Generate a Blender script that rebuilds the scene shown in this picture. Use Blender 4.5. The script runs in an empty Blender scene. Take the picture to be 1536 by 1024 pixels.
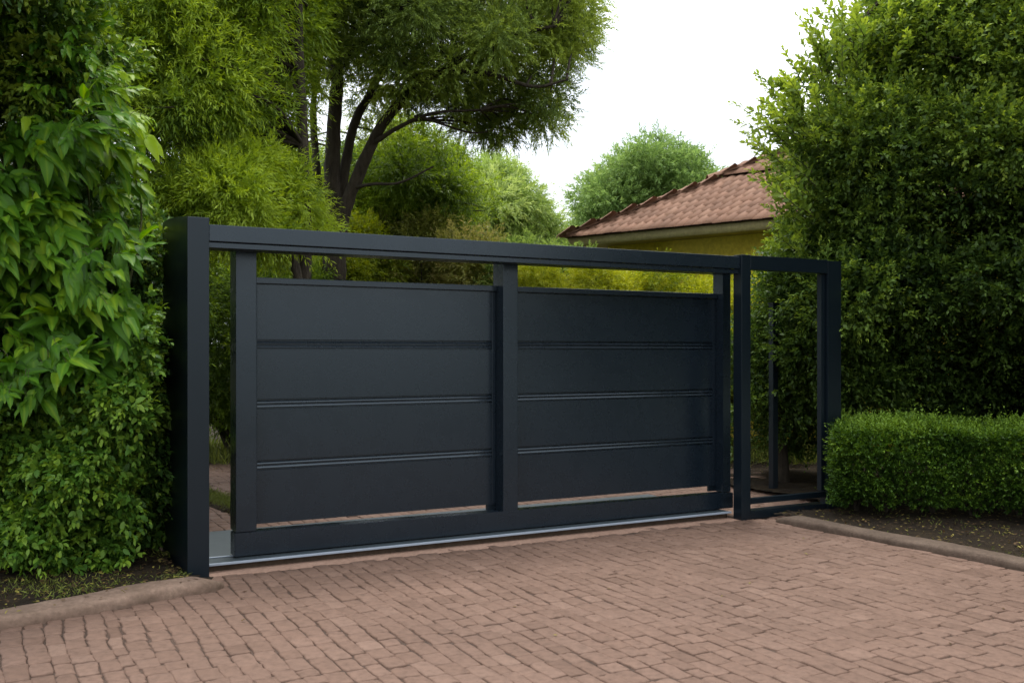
import bpy, bmesh, math, random
import numpy as np

rng = np.random.default_rng(11)
random.seed(11)
scene = bpy.context.scene
COL = scene.collection
R = math.radians

# ------------------------------------------------------------------ camera
FPX, CAMH, HZ = 1465.0, 1.5, 527.0            # focal length in photo pixels, eye height, horizon row
cam_d = bpy.data.cameras.new("camera")
cam = bpy.data.objects.new("camera", cam_d)
COL.objects.link(cam)
cam.location = (0, 0, CAMH)
cam.rotation_euler = (R(90), 0, 0)
cam_d.sensor_width = 36.0
cam_d.lens = FPX / 1536 * 36
cam_d.shift_y = (HZ - 512) / 1536
cam_d.clip_start, cam_d.clip_end = 0.05, 2000
cam_d.dof.use_dof = True
cam_d.dof.focus_distance = 7.6
cam_d.dof.aperture_fstop = 5.6
scene.camera = cam


def at(px, py, Y):
    return np.array([(px - 768) / FPX * Y, Y, CAMH + (HZ - py) / FPX * Y])


def ground_at(px, py, z=0.0):
    Y = FPX * (CAMH - z) / (py - HZ)
    return np.array([(px - 768) / FPX * Y, Y, z])


TH = R(28.5)
CT, ST = math.cos(TH), math.sin(TH)
P0 = np.array([-2.13, 6.41])


def g2w(u, v, z=0.0):
    return np.array([P0[0] + CT * u - ST * v, P0[1] + ST * u + CT * v, z])


def w2g(x, y):
    dx, dy = x - P0[0], y - P0[1]
    return CT * dx + ST * dy, -ST * dx + CT * dy


# ------------------------------------------------------------------ node helpers
def new_mat(name):
    m = bpy.data.materials.new(name)
    m.use_nodes = True
    nt = m.node_tree
    nt.nodes.clear()
    out = nt.nodes.new("ShaderNodeOutputMaterial")
    return m, nt, out


def node(nt, kind, **kw):
    n = nt.nodes.new(kind)
    for k, v in kw.items():
        if k.startswith("i_"):
            n.inputs[k[2:].replace("_", " ")].default_value = v
        else:
            setattr(n, k, v)
    return n


def ramp(nt, stops, src=None):
    r = nt.nodes.new("ShaderNodeValToRGB")
    el = r.color_ramp.elements
    while len(el) < len(stops):
        el.new(0.5)
    for e, (p, c) in zip(el, stops):
        e.position = p
        e.color = (*c, 1) if len(c) == 3 else c
    if src is not None:
        nt.links.new(src, r.inputs["Fac"])
    return r


def noise(nt, scale, detail=4, rough=0.55, coord="Object"):
    tc = nt.nodes.new("ShaderNodeTexCoord")
    n = node(nt, "ShaderNodeTexNoise", i_Scale=scale, i_Detail=detail, i_Roughness=rough)
    nt.links.new(tc.outputs[coord], n.inputs["Vector"])
    return n


def principled(nt, out, rough=0.6, spec=0.4, metallic=0.0):
    p = nt.nodes.new("ShaderNodeBsdfPrincipled")
    p.inputs["Roughness"].default_value = rough
    p.inputs["Specular IOR Level"].default_value = spec
    p.inputs["Metallic"].default_value = metallic
    nt.links.new(p.outputs[0], out.inputs["Surface"])
    return p


def bump(nt, p, src, strength=0.3, dist=0.01):
    b = node(nt, "ShaderNodeBump", i_Strength=strength, i_Distance=dist)
    nt.links.new(src, b.inputs["Height"])
    nt.links.new(b.outputs[0], p.inputs["Normal"])
    return b


def metal_mat(name, col, rough, spec=0.5, tint=(1, 1, 1)):
    m, nt, out = new_mat(name)
    p = principled(nt, out, rough, spec)
    p.inputs["Specular Tint"].default_value = (*tint, 1)
    n = noise(nt, 2.2, 5, 0.6)
    a = tuple(c * 0.94 for c in col)
    b = tuple(c * 1.06 for c in col)
    r = ramp(nt, [(0.3, a), (0.72, b)], n.outputs["Fac"])
    nt.links.new(r.outputs[0], p.inputs["Base Color"])
    n2 = noise(nt, 5.0, 6, 0.65)
    mr = node(nt, "ShaderNodeMapRange", i_From_Min=0.3, i_From_Max=0.7, i_To_Min=rough - 0.02, i_To_Max=rough + 0.03)
    nt.links.new(n2.outputs["Fac"], mr.inputs["Value"])
    nt.links.new(mr.outputs[0], p.inputs["Roughness"])
    return m


def leaf_mat(name, dark, mid, young, trans=0.35, rough=0.5, spec=0.4, gain=1.45):
    spec *= 0.55
    """leaf colour follows each leaf's own age (attribute 'tone': old to young)"""
    m, nt, out = new_mat(name)
    dark, mid, young = [tuple(c * gain for c in q) for q in (dark, mid, young)]
    p = nt.nodes.new("ShaderNodeBsdfPrincipled")
    p.inputs["Roughness"].default_value = rough
    p.inputs["Specular IOR Level"].default_value = spec
    at_ = node(nt, "ShaderNodeAttribute", attribute_name="tone")
    r = ramp(nt, [(0.0, dark), (0.5, mid), (1.0, young)], at_.outputs["Fac"])
    nt.links.new(r.outputs[0], p.inputs["Base Color"])
    t = nt.nodes.new("ShaderNodeBsdfTranslucent")
    hs = node(nt, "ShaderNodeHueSaturation", i_Hue=0.485, i_Saturation=1.1, i_Value=1.35)
    nt.links.new(r.outputs[0], hs.inputs["Color"])
    nt.links.new(hs.outputs[0], t.inputs["Color"])
    mx = node(nt, "ShaderNodeMixShader", i_Fac=trans)
    nt.links.new(p.outputs[0], mx.inputs[1])
    nt.links.new(t.outputs[0], mx.inputs[2])
    nt.links.new(mx.outputs[0], out.inputs["Surface"])
    return m


def bark_mat(name, a, b, scale=6):
    m, nt, out = new_mat(name)
    p = principled(nt, out, 0.9, 0.2)
    tc = nt.nodes.new("ShaderNodeTexCoord")
    mp = nt.nodes.new("ShaderNodeMapping")
    mp.inputs["Scale"].default_value = (scale, scale, scale * 0.25)
    nt.links.new(tc.outputs["Object"], mp.inputs["Vector"])
    n = node(nt, "ShaderNodeTexNoise", i_Scale=3.0, i_Detail=8, i_Roughness=0.7)
    nt.links.new(mp.outputs[0], n.inputs["Vector"])
    r = ramp(nt, [(0.3, a), (0.7, b)], n.outputs["Fac"])
    nt.links.new(r.outputs[0], p.inputs["Base Color"])
    bump(nt, p, n.outputs["Fac"], 0.8, 0.04)
    return m


# ------------------------------------------------------------------ mesh helpers
class Soup:
    """collects vertices / quads / tris as arrays and builds one mesh object"""

    def __init__(self):
        self.v, self.q, self.t, self.tone, self.n = [], [], [], [], 0

    def add(self, verts, quads=None, tris=None, tone=None):
        verts = np.asarray(verts, dtype=np.float64).reshape(-1, 3)
        if quads is not None and len(quads):
            self.q.append(np.asarray(quads, dtype=np.int64).reshape(-1, 4) + self.n)
        if tris is not None and len(tris):
            self.t.append(np.asarray(tris, dtype=np.int64).reshape(-1, 3) + self.n)
        self.v.append(verts)
        self.tone.append(np.full(len(verts), 0.5) if tone is None else np.asarray(tone, dtype=np.float64))
        self.n += len(verts)

    def build(self, name, mat, parent=None, smooth=False, loc=None):
        V = np.concatenate(self.v)
        if loc is not None:
            V = V - np.asarray(loc)
        Q = np.concatenate(self.q) if self.q else np.zeros((0, 4), int)
        T = np.concatenate(self.t) if self.t else np.zeros((0, 3), int)
        me = bpy.data.meshes.new(name)
        me.vertices.add(len(V))
        me.vertices.foreach_set("co", V.astype(np.float32).ravel())
        nl = Q.size + T.size
        me.loops.add(nl)
        me.loops.foreach_set("vertex_index", np.concatenate([Q.ravel(), T.ravel()]).astype(np.int32))
        me.polygons.add(len(Q) + len(T))
        starts = np.concatenate([np.arange(len(Q)) * 4, Q.size + np.arange(len(T)) * 3]).astype(np.int32)
        me.polygons.foreach_set("loop_start", starts)
        a = me.attributes.new("tone", "FLOAT", "POINT")
        a.data.foreach_set("value", np.concatenate(self.tone).astype(np.float32))
        me.update(calc_edges=True)
        me.validate()
        if smooth:
            me.polygons.foreach_set("use_smooth", np.ones(len(me.polygons), dtype=bool))
        me.materials.append(mat)
        o = bpy.data.objects.new(name, me)
        COL.objects.link(o)
        if parent is not None:
            o.parent = parent
        elif loc is not None:
            o.location = loc
        return o


def tag(o, label=None, cat=None, group=None, kind=None):
    if label: o["label"] = label
    if cat: o["category"] = cat
    if group: o["group"] = group
    if kind: o["kind"] = kind
    return o


def empty(name, loc, label, cat, group=None, rz=0.0):
    o = bpy.data.objects.new(name, None)
    COL.objects.link(o)
    o.location = loc
    o.rotation_euler = (0, 0, rz)
    o.empty_display_size = 0.2
    return tag(o, label, cat, group)


def bm_obj(name, bm, mat, parent=None, smooth=False):
    me = bpy.data.meshes.new(name)
    bmesh.ops.recalc_face_normals(bm, faces=bm.faces)
    bm.to_mesh(me)
    bm.free()
    if smooth:
        for p in me.polygons: p.use_smooth = True
    me.materials.append(mat)
    o = bpy.data.objects.new(name, me)
    COL.objects.link(o)
    if parent is not None: o.parent = parent
    return o


def bm_box(bm, lo, hi, bev=0.003, seg=2, top_back=None):
    """bevelled box; top_back lifts the top edge at the far (+y) end"""
    m = bmesh.new()
    bmesh.ops.create_cube(m, size=1.0)
    for v in m.verts:
        v.co = [lo[i] + (v.co[i] + 0.5) * (hi[i] - lo[i]) for i in range(3)]
    if top_back:
        for v in m.verts:
            if v.co.y > hi[1] - 1e-6 and v.co.z > hi[2] - 1e-6: v.co.z += top_back
    if bev:
        bmesh.ops.bevel(m, geom=list(m.edges), offset=bev, segments=seg, affect="EDGES", profile=0.6)
    tmp = bpy.data.meshes.new("tmp")
    m.to_mesh(tmp); m.free()
    bm.from_mesh(tmp)
    bpy.data.meshes.remove(tmp)


def box(name, lo, hi, mat, parent, bev=0.003, **kw):
    bm = bmesh.new()
    bm_box(bm, lo, hi, bev, **kw)
    return bm_obj(name, bm, mat, parent)


def prism_u(bm, profile, u0, u1):
    """extrude a closed (v,z) profile along u"""
    a = [bm.verts.new((u0, v, z)) for v, z in profile]
    b = [bm.verts.new((u1, v, z)) for v, z in profile]
    n = len(profile)
    for i in range(n):
        j = (i + 1) % n
        bm.faces.new((a[i], a[j], b[j], b[i]))
    bm.faces.new(a[::-1]); bm.faces.new(b)


def norm(a):
    return a / np.maximum(np.linalg.norm(a, axis=-1, keepdims=True), 1e-9)


def tube(soup, pts, rad, sides=7, wob=0.0, tone=0.5):
    pts = np.asarray(pts, float); rad = np.asarray(rad, float)
    n = len(pts)
    tan = norm(np.gradient(pts, axis=0))
    ref = np.where(np.abs(tan[:, 2:3]) > 0.9, np.array([[1.0, 0, 0]]), np.array([[0, 0, 1.0]]))
    a = norm(np.cross(tan, ref)); 
    for i in range(1, n):                      # keep the frame from flipping
        pr = a[i - 1] - tan[i] * np.dot(a[i - 1], tan[i])
        if np.linalg.norm(pr) > 1e-4: a[i] = pr / np.linalg.norm(pr)
    b = np.cross(tan, a)
    ang = np.arange(sides) / sides * 2 * math.pi
    rr = rad[:, None] * (1 + wob * rng.normal(size=(n, sides)))
    V = pts[:, None, :] + rr[..., None] * (np.cos(ang)[None, :, None] * a[:, None, :] + np.sin(ang)[None, :, None] * b[:, None, :])
    i = np.arange(n - 1)[:, None] * sides; k = np.arange(sides)[None, :]; k2 = (k + 1) % sides
    Q = np.stack(np.broadcast_arrays(i + k, i + k2, i + sides + k2, i + sides + k), -1).reshape(-1, 4)
    soup.add(V.reshape(-1, 3), Q, tone=np.full(n * sides, tone))


def spline(p, n=10):
    """Catmull-Rom through the points"""
    p = np.asarray(p, float)
    P = np.vstack([2 * p[0] - p[1], p, 2 * p[-1] - p[-2]])
    out = []
    for i in range(len(p) - 1):
        t = np.linspace(0, 1, n, endpoint=False)[:, None]
        a, b, c, d = P[i], P[i + 1], P[i + 2], P[i + 3]
        out.append(0.5 * (2 * b + (c - a) * t + (2 * a - 5 * b + 4 * c - d) * t ** 2 + (3 * b - a - 3 * c + d) * t ** 3))
    out.append(p[-1:])
    return np.vstack(out)


# ------------------------------------------------------------------ leaves
def leaves(soup, base, d, nrm, L, W, tone, fold=0.25, bend=0.15):
    """one folded diamond-shaped leaf per row"""
    n = len(base)
    d = norm(d); side = norm(np.cross(d, nrm)); nrm = np.cross(side, d)
    L = np.broadcast_to(np.asarray(L, float), (n,))[:, None]; W = np.broadcast_to(np.asarray(W, float), (n,))[:, None]
    mid = base + d * L * 0.42
    V = np.stack([base, mid + side * W * 0.5 + nrm * W * fold, base + d * L - nrm * L * bend, mid - side * W * 0.5 + nrm * W * fold], 1)
    Q = np.arange(n * 4).reshape(n, 4)
    soup.add(V.reshape(-1, 3), Q, tone=np.repeat(np.clip(tone, 0, 1), 4))


def leaves6(soup, base, d, nrm, L, W, tone, fold=0.18, bend=0.2):
    """rounder leaf: two quads either side of the midrib"""
    n = len(base)
    d = norm(d); side = norm(np.cross(d, nrm)); nrm = np.cross(side, d)
    L = np.broadcast_to(np.asarray(L, float), (n,))[:, None]; W = np.broadcast_to(np.asarray(W, float), (n,))[:, None]
    def pt(t, s):
        return base + d * L * t + side * W * s + nrm * (W * fold * abs(s) * 2 - L * bend * t * t)
    V = np.stack([pt(0, 0), pt(.28, .42), pt(.65, .40), pt(1, 0), pt(.65, -.40), pt(.28, -.42), pt(.5, 0)], 1)
    b = np.arange(n)[:, None] * 7
    Q = np.stack([b + [0, 1, 2, 6], b + [6, 2, 3, 4], b + [0, 6, 4, 5]], 1).reshape(-1, 4)
    soup.add(V.reshape(-1, 3), Q, tone=np.repeat(np.clip(tone, 0, 1), 7))


def big_leaves(soup, base, d, nrm, L, W, tone):
    """broad pointed leaf with a curved midrib, wavy edge and V section"""
    n = len(base); K = 9
    d = norm(d); side = norm(np.cross(d, nrm)); nrm = np.cross(side, d)
    t = np.linspace(0, 1, K)
    w = np.clip(np.sin(math.pi * np.clip(t, 0, 1) ** 0.72), 0, None) ** 0.85 * (1 - 0.25 * t)
    w[0] = 0.03; w[-1] = 0.0
    L = L[:, None, None]; W = W[:, None, None]
    bend = rng.uniform(0.1, 0.45, (n, 1, 1)); twist = rng.normal(0, 0.25, (n, 1, 1))
    wav = rng.uniform(0.0, 0.05, (n, 1, 1)); ph = rng.uniform(0, 6.28, (n, 1, 1))
    fold = rng.uniform(0.1, 0.4, (n, 1, 1))
    cols = []
    for s in (-1, -.5, 0, .5, 1):
        tt = t[None, :, None]; ww = w[None, :, None]
        x = tt * (1 - 0.25 * bend * tt * tt)
        z = -bend * tt ** 2 + twist * s * 0.12 * tt
        p = (base[:, None, :] + d[:, None, :] * L * x + side[:, None, :] * W * ww * s * 0.5
             + nrm[:, None, :] * (L * z + W * ww * fold * abs(s) * 0.5 + L * wav * abs(s) * np.sin(tt * 14 + ph + s)))
        cols.append(p)
    V = np.stack(cols, 2)                                 # n,K,5,3
    idx = np.arange(K * 5).reshape(K, 5)
    q = np.stack([idx[:-1, :-1], idx[:-1, 1:], idx[1:, 1:], idx[1:, :-1]], -1).reshape(-1, 4)
    Q = (np.arange(n)[:, None, None] * (K * 5) + q[None]).reshape(-1, 4)
    soup.add(V.reshape(-1, 3), Q, tone=np.clip((tone[:, None] + np.tile(np.array([-0.03, 0, 0.22, 0, -0.03]), K)[None]), 0, 1).ravel())


def shoots(soup, o, d, length, nl, L, W, tone, droop=0.15, ang=0.7, six=False, upn=0.6, tipyoung=0.3, stems=None, stem_r=0.003):
    """twigs with leaves set alternately round them; o, d (S,3)"""
    S = len(o)
    d = norm(d); length = np.broadcast_to(np.asarray(length, float), (S,))
    t = (np.arange(nl) + 0.6) / nl
    t = np.clip(t[None, :] + rng.normal(0, 0.25 / nl, (S, nl)), 0.05, 1)
    ln = length[:, None]
    pos = o[:, None, :] + d[:, None, :] * (ln * t)[..., None]
    pos[..., 2] -= droop * ln * t ** 2
    tan = np.repeat(d[:, None, :], nl, 1).copy()
    tan[..., 2] -= 2 * droop * t
    tan = norm(tan)
    ref = norm(np.cross(d, norm(rng.normal(size=(S, 3)))))
    b = np.cross(d, ref)
    phi = np.arange(nl)[None, :] * 2.4 + rng.uniform(0, 6.28, (S, 1))
    out = ref[:, None, :] * np.cos(phi)[..., None] + b[:, None, :] * np.sin(phi)[..., None]
    a = ang * (1 - 0.55 * t ** 3) + rng.normal(0, 0.12, (S, nl))
    ld = norm(tan * np.cos(a)[..., None] + out * np.sin(a)[..., None])
    n = np.cross(np.cross(ld, np.array([0, 0, 1.0])), ld) * upn + rng.normal(0, 0.35, (S, nl, 3)) + out * 0.2
    sz = rng.uniform(0.7, 1.2, (S, nl)) * (1 - 0.45 * np.clip(t - 0.6, 0, 1) / 0.4)
    tn = np.asarray(tone)[:, None] + tipyoung * (t - 0.45) + rng.normal(0, 0.09, (S, nl))
    f = leaves6 if six else leaves
    f(soup, pos.reshape(-1, 3), ld.reshape(-1, 3), norm(n).reshape(-1, 3), (sz * L).ravel(), (sz * W).ravel(), tn.ravel())
    if stems is not None:
        for k in range(S):
            tt = np.linspace(0, 1, 4)
            p = o[k] + d[k] * (length[k] * tt)[:, None]
            p[:, 2] -= droop * length[k] * tt ** 2
            tube(stems, p, np.linspace(stem_r, stem_r * 0.3, 4), 3)


def in_poly(poly, x, y):
    poly = np.asarray(poly, float); x = np.asarray(x); y = np.asarray(y)
    c = np.zeros(x.shape, bool)
    j = len(poly) - 1
    for i in range(len(poly)):
        xi, yi = poly[i]; xj, yj = poly[j]
        c ^= ((yi > y) != (yj > y)) & (x < (xj - xi) * (y - yi) / (yj - yi + 1e-12) + xi)
        j = i
    return c


def edge_dist(poly, x, y):
    poly = np.asarray(poly, float)
    dmin = np.full(x.shape, 1e9)
    for i in range(len(poly)):
        a, b = poly[i], poly[(i + 1) % len(poly)]
        ab = b - a
        t = np.clip(((x - a[0]) * ab[0] + (y - a[1]) * ab[1]) / (ab @ ab + 1e-9), 0, 1)
        dmin = np.minimum(dmin, np.hypot(x - a[0] - t * ab[0], y - a[1] - t * ab[1]))
    return dmin


def blobs_in(poly, Y, dY, n, rlo, rhi, inset=0.75, zmin=0.1):
    """leafy clumps filling a rounded body whose front view is poly (photo pixels at distance Y)"""
    poly = np.asarray(poly, float)
    lo, hi = poly.min(0), poly.max(0)
    half = 0.35 * min(hi - lo)
    C, Rr = [], []
    tries = 0
    while len(C) < n and tries < n * 200:
        tries += 1
        x, y = rng.uniform(lo, hi)
        if not in_poly(poly, np.array([x]), np.array([y]))[0]: continue
        e = edge_dist(poly, np.array([x]), np.array([y]))[0]
        r = rng.uniform(rlo, rhi)
        while e < r * FPX / Y * inset and r > rlo * 0.5: r *= 0.85
        if e < r * FPX / Y * inset: continue
        th = math.sqrt(min(1.0, e / half))
        yy = Y + dY * th * rng.uniform(-1, 1)
        c = at(x, y, Y); c[1] = yy            # true depth, same lateral place
        c[0] = (x - 768) / FPX * Y; 
        if c[2] < zmin: continue
        C.append(c); Rr.append(r)
    return np.array(C), np.array(Rr)


def foliage(soup, C, Rr, per, slen, nl, L, W, tone0=0.4, var=0.16, droop=0.2, out=0.8, up=0.15, ang=0.7, six=False, fill=0.45, tipyoung=0.3, flat=0.8, upn=0.6):
    n = len(C)
    per_b = np.maximum(4, (per * (Rr / Rr.mean()) ** 2).astype(int))
    idx = np.repeat(np.arange(n), per_b)
    S = len(idx)
    rad = norm(rng.normal(size=(S, 3)))
    u = rng.uniform(0, 1, S) ** fill
    off = rad * (Rr[idx] * u)[:, None]; off[:, 2] *= flat
    o = C[idx] + off
    d = rad * out + rng.normal(0, 0.45, (S, 3)); d[:, 2] += up
    tn = (np.zeros(n) + tone0 + rng.normal(0, var, n))[idx] + rng.normal(0, 0.05, S)
    shoots(soup, o, d, slen * rng.uniform(0.6, 1.3, S), nl, L, W, tn, droop, ang, six, upn=upn, tipyoung=tipyoung)


def limbs_to(soup, nodes, C, frac=1.0, r0=0.035, sides=5):
    """a bent branch from the nearest lower skeleton node to each clump"""
    for c in C:
        if rng.uniform() > frac: continue
        dz = c[2] - nodes[:, 2]
        dist = np.linalg.norm(nodes - c, axis=1) + np.where(dz < 0, 0.8, 0)
        a = nodes[np.argmin(dist)]
        m = a * 0.5 + c * 0.5 + rng.normal(0, 0.08, 3) * np.linalg.norm(c - a); m[2] += 0.08 * np.linalg.norm(c - a)
        p = spline([a, m, c], 5)
        tube(soup, p, np.linspace(r0, r0 * 0.3, len(p)), sides, 0.05)


# ------------------------------------------------------------------ materials
M = {}
LK_GAIN = 1.45
M["anthracite"] = metal_mat("anthracite_powder_coat", (0.0055, 0.0098, 0.0155), 0.27, 0.56, (0.80, 0.92, 1.0))
M["anthracite_post"] = metal_mat("anthracite_post_coat", (0.0042, 0.0078, 0.0118), 0.30, 0.36, (0.84, 0.94, 1.0))
M["plate"] = metal_mat("grey_steel_plate", (0.040, 0.052, 0.060), 0.48, 0.35)
M["lip"] = metal_mat("bare_steel_edge", (0.25, 0.29, 0.345), 0.38, 0.5)

# pavers: each block its own tint, worn blotches, grit
m, nt, out = new_mat("terracotta_paver"); M["paver"] = m
p = principled(nt, out, 0.8, 0.28)
at_ = node(nt, "ShaderNodeAttribute", attribute_name="tone")
r0 = ramp(nt, [(0.0, (0.104, 0.061, 0.043)), (0.35, (0.130, 0.078, 0.056)), (0.7, (0.147, 0.090, 0.066)), (1.0, (0.172, 0.109, 0.081))], at_.outputs["Fac"])
nA = noise(nt, 1.1, 5, 0.6); rA = ramp(nt, [(0.32, (0.88, 0.88, 0.88)), (0.68, (1.04, 1.04, 1.04))], nA.outputs["Fac"])
mA = node(nt, "ShaderNodeMix", data_type="RGBA", blend_type="MULTIPLY"); mA.inputs[0].default_value = 1.0
nt.links.new(r0.outputs[0], mA.inputs[6]); nt.links.new(rA.outputs[0], mA.inputs[7])
nB = noise(nt, 21, 8, 0.75); rB = ramp(nt, [(0.30, (0.62, 0.60, 0.58)), (0.5, (0.98, 0.98, 0.98)), (0.72, (1.2, 1.19, 1.17))], nB.outputs["Fac"])
mB = node(nt, "ShaderNodeMix", data_type="RGBA", blend_type="MULTIPLY"); mB.inputs[0].default_value = 1.0
nt.links.new(mA.outputs[2], mB.inputs[6]); nt.links.new(rB.outputs[0], mB.inputs[7])
nt.links.new(mB.outputs[2], p.inputs["Base Color"])
nC = noise(nt, 60, 8, 0.75); bump(nt, p, nC.outputs["Fac"], 0.5, 0.006)


def earthy(name, stops, scale, bstr=0.6, bdist=0.02, rough=0.95):
    m, nt, out = new_mat(name)
    p = principled(nt, out, rough, 0.2)
    n = noise(nt, scale, 8, 0.7)
    r = ramp(nt, stops, n.outputs["Fac"])
    n2 = noise(nt, scale * 9, 6, 0.7)
    r2 = ramp(nt, [(0.3, (0.6, 0.6, 0.6)), (0.7, (1.2, 1.2, 1.2))], n2.outputs["Fac"])
    mx = node(nt, "ShaderNodeMix", data_type="RGBA", blend_type="MULTIPLY"); mx.inputs[0].default_value = 0.8
    nt.links.new(r.outputs[0], mx.inputs[6]); nt.links.new(r2.outputs[0], mx.inputs[7])
    nt.links.new(mx.outputs[2], p.inputs["Base Color"])
    bump(nt, p, n2.outputs["Fac"], bstr, bdist)
    return m


M["joint"] = earthy("joint_sand", [(0.3, (0.04, 0.027, 0.020)), (0.7, (0.10, 0.065, 0.05))], 3)
M["soil"] = earthy("leaf_litter_soil", [(0.25, (0.008, 0.005, 0.003)), (0.5, (0.022, 0.014, 0.007)), (0.75, (0.040, 0.027, 0.012))], 3.5, 0.9, 0.04)
M["ground"] = earthy("rough_ground", [(0.3, (0.06, 0.05, 0.025)), (0.7, (0.05, 0.07, 0.02))], 1.2, 0.8, 0.05)
M["kerb"] = earthy("weathered_kerb", [(0.3, (0.13, 0.088, 0.062)), (0.55, (0.205, 0.138, 0.102)), (0.75, (0.27, 0.19, 0.14))], 4, 0.5, 0.012, 0.85)
M["kerb_dark"] = earthy("shaded_kerb", [(0.3, (0.075, 0.052, 0.038)), (0.55, (0.11, 0.078, 0.058)), (0.75, (0.135, 0.1, 0.076))], 4, 0.5, 0.012, 0.85)  # darker copy of the kerb colours, the right side's shade painted in
M["step"] = earthy("concrete_step", [(0.3, (0.045, 0.030, 0.020)), (0.7, (0.09, 0.062, 0.042))], 5, 0.5, 0.01, 0.85)
M["edge"] = earthy("smooth_mortar", [(0.3, (0.22, 0.135, 0.098)), (0.7, (0.28, 0.18, 0.135))], 3, 0.3, 0.006, 0.85)
M["stucco"] = earthy("ochre_stucco", [(0.3, (0.50, 0.39, 0.045)), (0.7, (0.57, 0.45, 0.06))], 1.5, 0.4, 0.01)
M["fascia"] = earthy("painted_fascia", [(0.3, (0.33, 0.275, 0.145)), (0.7, (0.39, 0.33, 0.185))], 2.0, 0.1, 0.004, 0.7)
M["bark"] = bark_mat("dark_bark", (0.018, 0.014, 0.010), (0.06, 0.048, 0.034))
M["bark_pale"] = bark_mat("grey_bark", (0.05, 0.04, 0.028), (0.13, 0.11, 0.08))
M["stem"] = bark_mat("green_stem", (0.05, 0.06, 0.02), (0.10, 0.11, 0.04), 20)

m, nt, out = new_mat("clay_tile"); M["tile"] = m
p = principled(nt, out, 0.85, 0.25)
at_ = node(nt, "ShaderNodeAttribute", attribute_name="tone")
r0 = ramp(nt, [(0.0, (0.145, 0.076, 0.048)), (0.5, (0.19, 0.100, 0.064)), (1.0, (0.25, 0.14, 0.092))], at_.outputs["Fac"])
nA = noise(nt, 2.5, 6, 0.65); rA = ramp(nt, [(0.3, (0.72, 0.72, 0.72)), (0.7, (1.1, 1.1, 1.1))], nA.outputs["Fac"])
mA = node(nt, "ShaderNodeMix", data_type="RGBA", blend_type="MULTIPLY"); mA.inputs[0].default_value = 0.9
nt.links.new(r0.outputs[0], mA.inputs[6]); nt.links.new(rA.outputs[0], mA.inputs[7])
nt.links.new(mA.outputs[2], p.inputs["Base Color"])

M["l_big"] = leaf_mat("broad_leaf", (0.018, 0.055, 0.006), (0.050, 0.122, 0.009), (0.165, 0.245, 0.014), 0.40, 0.45, 0.35, gain=1.6)
M["l_small"] = leaf_mat("small_shrub_leaf", (0.022, 0.058, 0.008), (0.050, 0.115, 0.015), (0.13, 0.20, 0.02), 0.3, 0.45)
M["l_dark"] = leaf_mat("dark_creeper_leaf", (0.012, 0.030, 0.007), (0.028, 0.062, 0.010), (0.09, 0.13, 0.016), 0.3, 0.45, gain=2.2)
M["l_willow"] = leaf_mat("feathery_leaf", (0.034, 0.060, 0.011), (0.088, 0.137, 0.015), (0.17, 0.225, 0.026), 0.45, 0.5, gain=1.95)
M["l_main"] = leaf_mat("narrow_tree_leaf", (0.034, 0.054, 0.015), (0.082, 0.118, 0.026), (0.155, 0.20, 0.036), 0.47, 0.45, gain=2.1)
M["l_yellow"] = leaf_mat("yellow_green_leaf", (0.06, 0.09, 0.012), (0.14, 0.175, 0.014), (0.24, 0.25, 0.03), 0.4, 0.55, gain=1.7)
M["l_olive"] = leaf_mat("olive_shrub_leaf", (0.05, 0.06, 0.015), (0.115, 0.130, 0.025), (0.23, 0.20, 0.07), 0.35, 0.55, gain=1.7)
M["l_far"] = leaf_mat("far_tree_leaf", (0.050, 0.092, 0.026), (0.112, 0.178, 0.052), (0.19, 0.26, 0.085), 0.42, 0.5, gain=1.7)  # greens kept pale: distance haze put into the leaf colour
M["l_light"] = leaf_mat("light_tree_leaf", (0.065, 0.11, 0.025), (0.13, 0.185, 0.045), (0.22, 0.27, 0.09), 0.45, 0.5, gain=1.7)
M["l_right"] = leaf_mat("glossy_tree_leaf", (0.013, 0.028, 0.006), (0.050, 0.084, 0.014), (0.16, 0.21, 0.03), 0.40, 0.45, gain=2.1)
M["l_box"] = leaf_mat("box_hedge_leaf", (0.014, 0.034, 0.005), (0.038, 0.080, 0.009), (0.11, 0.18, 0.020), 0.3, 0.45, gain=1.6)
M["grass"] = leaf_mat("grass_blade", (0.04, 0.045, 0.012), (0.075, 0.095, 0.015), (0.17, 0.19, 0.04), 0.3, 0.6)
M["litter"] = leaf_mat("fallen_leaf", (0.025, 0.015, 0.007), (0.07, 0.042, 0.018), (0.16, 0.14, 0.03), 0.2, 0.7)

# ------------------------------------------------------------------ world and sun
SUN_EL, SUN_AZ = 72.0, -4.0       # azimuth from straight ahead (+Y), negative = to the left
w = bpy.data.worlds.new("World"); scene.world = w
w.use_nodes = True
nt = w.node_tree; nt.nodes.clear()
wo = nt.nodes.new("ShaderNodeOutputWorld")
bg = nt.nodes.new("ShaderNodeBackground"); bg.inputs["Strength"].default_value = 0.1
sky = nt.nodes.new("ShaderNodeTexSky"); sky.sky_type = "NISHITA"; sky.sun_disc = False
sky.sun_elevation = R(SUN_EL); sky.sun_rotation = R(SUN_AZ)
sky.dust_density = 4.0; sky.air_density = 1.0
tc = nt.nodes.new("ShaderNodeTexCoord")
nz = node(nt, "ShaderNodeTexNoise", i_Scale=2.3, i_Detail=5, i_Roughness=0.5)
nt.links.new(tc.outputs["Generated"], nz.inputs["Vector"])
cl0 = ramp(nt, [(0.30, (6.6, 7.4, 8.3)), (0.60, (14.6, 15.0, 15.4))], nz.outputs["Fac"])   # overcast cloud sheet
sp = nt.nodes.new("ShaderNodeSeparateXYZ"); nt.links.new(tc.outputs["Generated"], sp.inputs[0])
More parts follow.
